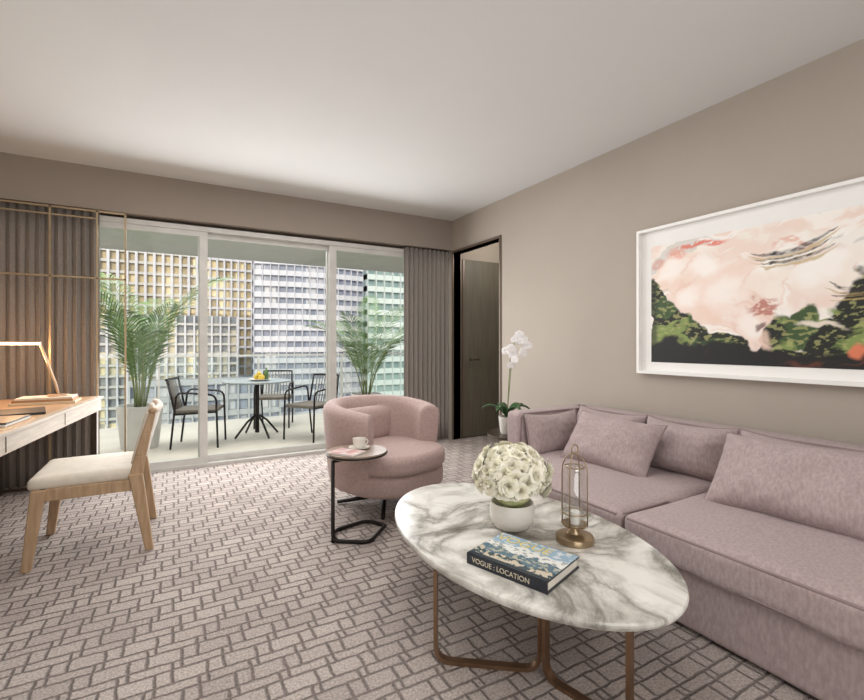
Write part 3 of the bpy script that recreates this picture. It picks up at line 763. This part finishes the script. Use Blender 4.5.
def pchair(loc,rz):
    g=grp('patio_chair',loc,rz)
    for s in(-1,1):
        tube('side_%d'%s,fillet([(s*0.24,-0.24,0.0),(s*0.24,-0.22,0.62),(s*0.24,0.20,0.66),(s*0.22,0.27,0.0)],0.08),0.012,BLACKM,g,8)
        tube('seat_rail_%d'%s,[(s*0.24,-0.23,0.42),(s*0.23,0.24,0.40)],0.010,BLACKM,g,8)
        tube('back_post_%d'%s,[(s*0.22,0.22,0.40),(s*0.21,0.30,0.80)],0.012,BLACKM,g,8)
    tube('back_top',[(0.21*math.cos(t),0.30+0.05*math.sin(t),0.80) for t in [math.pi*k/10 for k in range(11)]],0.013,BLACKM,g,8)
    RP=mat('rope_weave',C(120,112,104),0.8)
    for k in range(9):
        x=-0.17+0.34*k/8; tube('back_cord_%d'%k,[(x,0.24,0.42),(x,0.30+0.045*math.sqrt(max(0,1-(x/0.21)**2)),0.79)],0.006,RP,g,6)
    box('seat',-0.23,0.23,-0.22,0.24,0.41,0.45,RP,g,0.01)
pchair((0.27,6.25,-0.02),math.radians(75))
pchair((1.55,6.0,-0.02),math.radians(-55))
pchair((1.3,7.15,-0.02),math.radians(-20))

def palm(name,loc,nf,L0,planter,seed,maxout=0.75,wide=0.013):
    random.seed(seed); g=grp(name,loc)
    PM=mat('planter_finish',C(214,212,208),0.6)
    pr,ph=planter
    lathe('planter',[(0,0),(pr*0.78,0),(pr*0.8,0.01),(pr,ph),(pr*0.92,ph),(pr*0.9,ph-0.06),(0,ph-0.06)],PM,g,n=36)
    lathe('soil',[(0,ph-0.05),(pr*0.9,ph-0.05)],SOIL,g,n=24)
    SV=[];SF=[];LV=[];LF=[]
    for f in range(nf):
        az=2*math.pi*f/nf*1.0+random.uniform(-.3,.3); L_=L0*random.uniform(0.85,1.12)
        inc=random.uniform(0.05,maxout)
        if math.sin(az)<0: L_*=1+0.42*math.sin(az)
        b0=Vector((0.05*math.cos(az),0.05*math.sin(az),ph-0.05))
        pts=[];p=b0.copy(); el=math.pi/2-inc*0.35; ns=20
        for k in range(ns+1):
            pts.append(p.copy())
            p=p+Vector((math.cos(az)*math.cos(el),math.sin(az)*math.cos(el),math.sin(el)))*(L_/ns)
            el-= (0.015+0.10*(k/ns)**1.4)*(0.6+inc)
        V,F=sweep_geo(pts,[0.010*(1-0.8*k/ns) for k in range(ns+1)],6); b=len(SV); SV+=V; SF+=[tuple(q+b for q in f_) for f_ in F]
        for k in range(int(ns*0.34),ns+1):
            for hf in (0,0.5):
                if k==ns and hf: continue
                P=pts[k] if hf==0 else (pts[k]+pts[k+1])/2
                t=(pts[min(ns,k+1)]-pts[k-1]).normalized(); side=t.cross(Vector((0,0,1))).normalized()
                fr_=(k+hf-ns*0.34)/(ns*0.66); ll=0.22*L0*math.sin(math.pi*(0.18+0.75*fr_))**0.8
                for s in(-1,1):
                    dr=(side*s*0.75+t*0.75+Vector((0,0,random.uniform(.0,.15)))).normalized()
                    q0=P; q1=P+dr*ll*0.5; q2=P+dr*ll+Vector((0,0,-0.2*ll))
                    wv=t*wide; b=len(LV)
                    LV+=[q0-wv*0.4,q0+wv*0.4,q1+wv,q1-wv,q2]
                    LF+=[(b,b+1,b+2,b+3),(b+3,b+2,b+4)]
    mk('stalks',SV,SF,STEM,g,True); mk('fronds',LV,LF,GREEN,g)
palm('potted_palm',(-0.36,6.42,-0.02),10,1.95,(0.24,0.50),3,0.85,0.010)
palm('potted_palm',(2.60,6.75,-0.02),10,1.72,(0.24,0.45),11,0.75,0.010)

# ================================================================ CITY
def tower(name,x0,x1,y,ztop,zbot,story,sp,mbands,mglass,depth=25,fins=None,mf=None,fd=0.5,bow=0.0):
    g=grp(name)
    nseg=10 if bow else 1
    V=[];F=[]
    def yy(x):
        t=(x-x0)/(x1-x0)*2-1; return y-bow*(1-t*t)
    for s in range(nseg):
        a=x0+(x1-x0)*s/nseg; b=x0+(x1-x0)*(s+1)/nseg; q=len(V)
        V+=[(a,yy(a)+0.6,zbot),(b,yy(b)+0.6,zbot),(b,yy(b)+0.6,ztop),(a,yy(a)+0.6,ztop)]; F.append((q,q+1,q+2,q+3))
    q=len(V); V+=[(x0,y+0.6,zbot),(x0,y+depth,zbot),(x0,y+depth,ztop),(x0,y+0.6,ztop)]; F.append((q,q+1,q+2,q+3))
    mk('glass_skin',V,F,mglass,g)
    V=[];F=[];z=zbot
    while z<ztop:
        z1_=min(z+sp,ztop+0.5)
        for s in range(nseg):
            a=x0+(x1-x0)*s/nseg; b=x0+(x1-x0)*(s+1)/nseg; q=len(V)
            ya,yb_=yy(a),yy(b)
            V+=[(a,ya,z),(b,yb_,z),(b,y+depth,z),(a,y+depth,z),(a,ya,z1_),(b,yb_,z1_),(b,y+depth,z1_),(a,y+depth,z1_)]
            F+=[(q,q+3,q+2,q+1),(q+4,q+5,q+6,q+7),(q,q+1,q+5,q+4),(q+1,q+2,q+6,q+5),(q+2,q+3,q+7,q+6),(q+3,q,q+4,q+7)]
        z+=story
    mk('floor_bands',V,F,mbands,g)
    if fins:
        L_=[];x=x0
        while x<=x1: L_.append((x,x+fd,yy(x)-0.25,yy(x)+0.7,zbot,ztop)); x+=fins
        boxes('fins',L_,mf or mbands,g)
def winmat(name,c1,c2,c3,pos=0.95):
    m=bpy.data.materials.new(name); m.use_nodes=True; nt=m.node_tree;N=nt.nodes;L=nt.links;b=N['Principled BSDF']
    b.inputs['Roughness'].default_value=0.2
    tc=N.new('ShaderNodeTexCoord'); mp=N.new('ShaderNodeMapping'); mp.inputs['Scale'].default_value=(0.7,0.02,0.30)
    L.new(tc.outputs['Object'],mp.inputs[0])
    sp=N.new('ShaderNodeVectorMath'); sp.operation='FLOOR'; L.new(mp.outputs[0],sp.inputs[0])
    wn=N.new('ShaderNodeTexWhiteNoise'); L.new(sp.outputs[0],wn.inputs['Vector'])
    cr=N.new('ShaderNodeValToRGB'); e=cr.color_ramp.elements; e[0].color=c1; e[1].color=c3; e[1].position=pos; x=e.new(0.6); x.color=c2
    L.new(wn.outputs['Value'],cr.inputs[0]); L.new(cr.outputs[0],b.inputs['Base Color'])
    return m
LB=mat('pale_concrete',C(220,219,225),0.8,col2=C(210,209,217),nscale=0.2)
GB=mat('sandy_concrete',C(212,209,204),0.8,col2=C(198,195,190),nscale=0.2)
W1=winmat('office_glass_blue',C(134,142,162),C(162,170,188),C(216,216,220))
W2=winmat('office_glass_grey',C(120,126,136),C(158,160,162),C(240,226,190),0.95)
W2b=winmat('office_glass_gold_reflection',C(158,144,118),C(204,186,148),C(248,232,190),0.92)  # golden reflections painted into the pane colours
W3=winmat('office_glass_teal',C(122,146,150),C(158,178,178),C(214,222,214))
tower('office_building',9.8,27.5,70,50,-32,1.6,0.75,LB,W1,1.2,1.1,LB,0.08,bow=1.2)
tower('office_building',-60,8.6,78,5.5,-32,1.5,0.35,GB,W2,1.5,1.2,LB,0.24)
tower('office_building',-80,4.0,92,34,-32,1.8,0.45,GB,W2b,1.5,1.3,LB,0.40)
tower('office_building',4.2,18.0,93,44,-32,1.8,0.4,LB,W2b,1.5,1.2,LB,0.3)
tower('office_building',24.0,75,62,13.0,-32,1.7,0.75,mat('sage_concrete',C(212,220,218),0.8),W3,1.5,1.3,None,0.09)
tower('office_building',-4,10.3,54,-3.0,-32,1.7,0.6,mat('grey_concrete',C(186,186,190),0.8),W1,1.5,1.1,None,0.16)
slab('ground',-300,300,9,400,-33,-32,mat('street_ground',C(130,132,128),0.9,col2=C(104,112,100),nscale=0.05))
V=[];F=[];nx,ny=60,16
for j in range(ny+1):
    for i in range(nx+1):
        x=-200+500*i/nx; y=160+140*j/ny
        h=-32+ (72+14*noise.noise(Vector((x*0.012,y*0.01,2)))+2.0*noise.noise(Vector((x*0.1,y*0.1,5))))*math.sin(math.pi*0.5*min(1,j/8))*(0.55+0.45*sm(-40,110,x))
        V.append((x,y,h))
for j in range(ny):
    for i in range(nx): q=j*(nx+1)+i; F.append((q,q+1,q+nx+2,q+nx+1))
mk('wooded_hill',V,F,mat('hill_trees',C(96,108,84),0.95,col2=C(66,80,60),nscale=0.4),None,True)

# ================================================================ LIGHTS
w=bpy.data.worlds.new('World'); sc.world=w; w.use_nodes=True
nt=w.node_tree; N=nt.nodes; L=nt.links; bg=N['Background']
sky=N.new('ShaderNodeTexSky')
try:
    sky.sky_type='NISHITA'; sky.sun_disc=False; sky.sun_elevation=math.radians(22); sky.sun_rotation=math.radians(200); sky.air_density=1.0; sky.dust_density=3.0
except Exception: pass
sc_=N.new('ShaderNodeMix'); sc_.data_type='RGBA'; sc_.inputs[0].default_value=0.72
sm_=N.new('ShaderNodeMix'); sm_.data_type='RGBA'; sm_.blend_type='MULTIPLY'; sm_.inputs[0].default_value=1.0
sm_.inputs[7].default_value=(0.22,0.22,0.22,1)
L.new(sky.outputs[0],sm_.inputs[6]); L.new(sm_.outputs[2],sc_.inputs[6]); sc_.inputs[7].default_value=(0.90,0.92,0.94,1)
L.new(sc_.outputs[2],bg.inputs[0]); bg.inputs['Strength'].default_value=1.15
def light(name,kind,loc,energy,col=(1,1,1),size=1.0,size_y=None,target=None,rot=None):
    l=bpy.data.lights.new(name,kind); l.energy=energy; l.color=col
    if kind=='AREA':
        l.size=size
        if size_y: l.shape='RECTANGLE'; l.size_y=size_y
    elif kind=='POINT': l.shadow_soft_size=size
    elif kind=='SUN': l.angle=math.radians(6)
    o=bpy.data.objects.new(name,l); o.location=loc
    if target is not None: o.rotation_euler=(Vector(target)-Vector(loc)).to_track_quat('-Z','Y').to_euler()
    if rot: o.rotation_euler=rot
    return link(o)
light('sun','SUN',(0,0,50),1.6,(1.0,0.95,0.88),target=(30,80,20))
light('room_fill','AREA',(0.7,-1.3,2.55),45,(1,0.975,0.95),2.2,1.4,target=(1.0,2.6,0.6))  # added fill behind the camera, no ceiling fitting there
light('room_fill','AREA',(0.9,2.6,2.70),40,(1,0.98,0.955),2.4,3.0,target=(0.9,2.6,0))  # added overhead fill for the room, not a modelled fitting
light('upward_fill','AREA',(0.2,-0.8,0.9),28,(1,0.99,0.97),1.8,1.8,target=(0.5,1.8,2.75))  # unseen fill added to brighten the ceiling
light('window_fill','AREA',(0.9,4.86,1.25),72,(0.98,0.985,1.0),3.0,2.1,target=(0.9,0.0,0.4))  # added area fill inside the glazing, boosts the daylight
light('desk_lamp_glow','POINT',(-1.03,4.42,1.15),6.5,(1,0.58,0.30),0.04)
light('balcony_fill','AREA',(0.5,6.6,2.53),145,(1.0,0.98,0.95),5.5,2.2,target=(0.5,6.6,0))  # fill added under the soffit to brighten the terrace
light('hallway_fill','POINT',(3.6,4.2,2.4),14,(1,0.95,0.88),0.15)  # added fill so the hallway and door are not dark

# ================================================================ CAMERA
cam=bpy.data.cameras.new('camera'); co=bpy.data.objects.new('camera',cam); link(co)
co.location=(0,0,1.2); co.rotation_euler=(math.radians(90),0,math.radians(-29.19))
cam.lens=460/864*36; cam.sensor_width=36; cam.shift_y=-6/864; cam.clip_start=0.05; cam.clip_end=1000
sc.camera=co
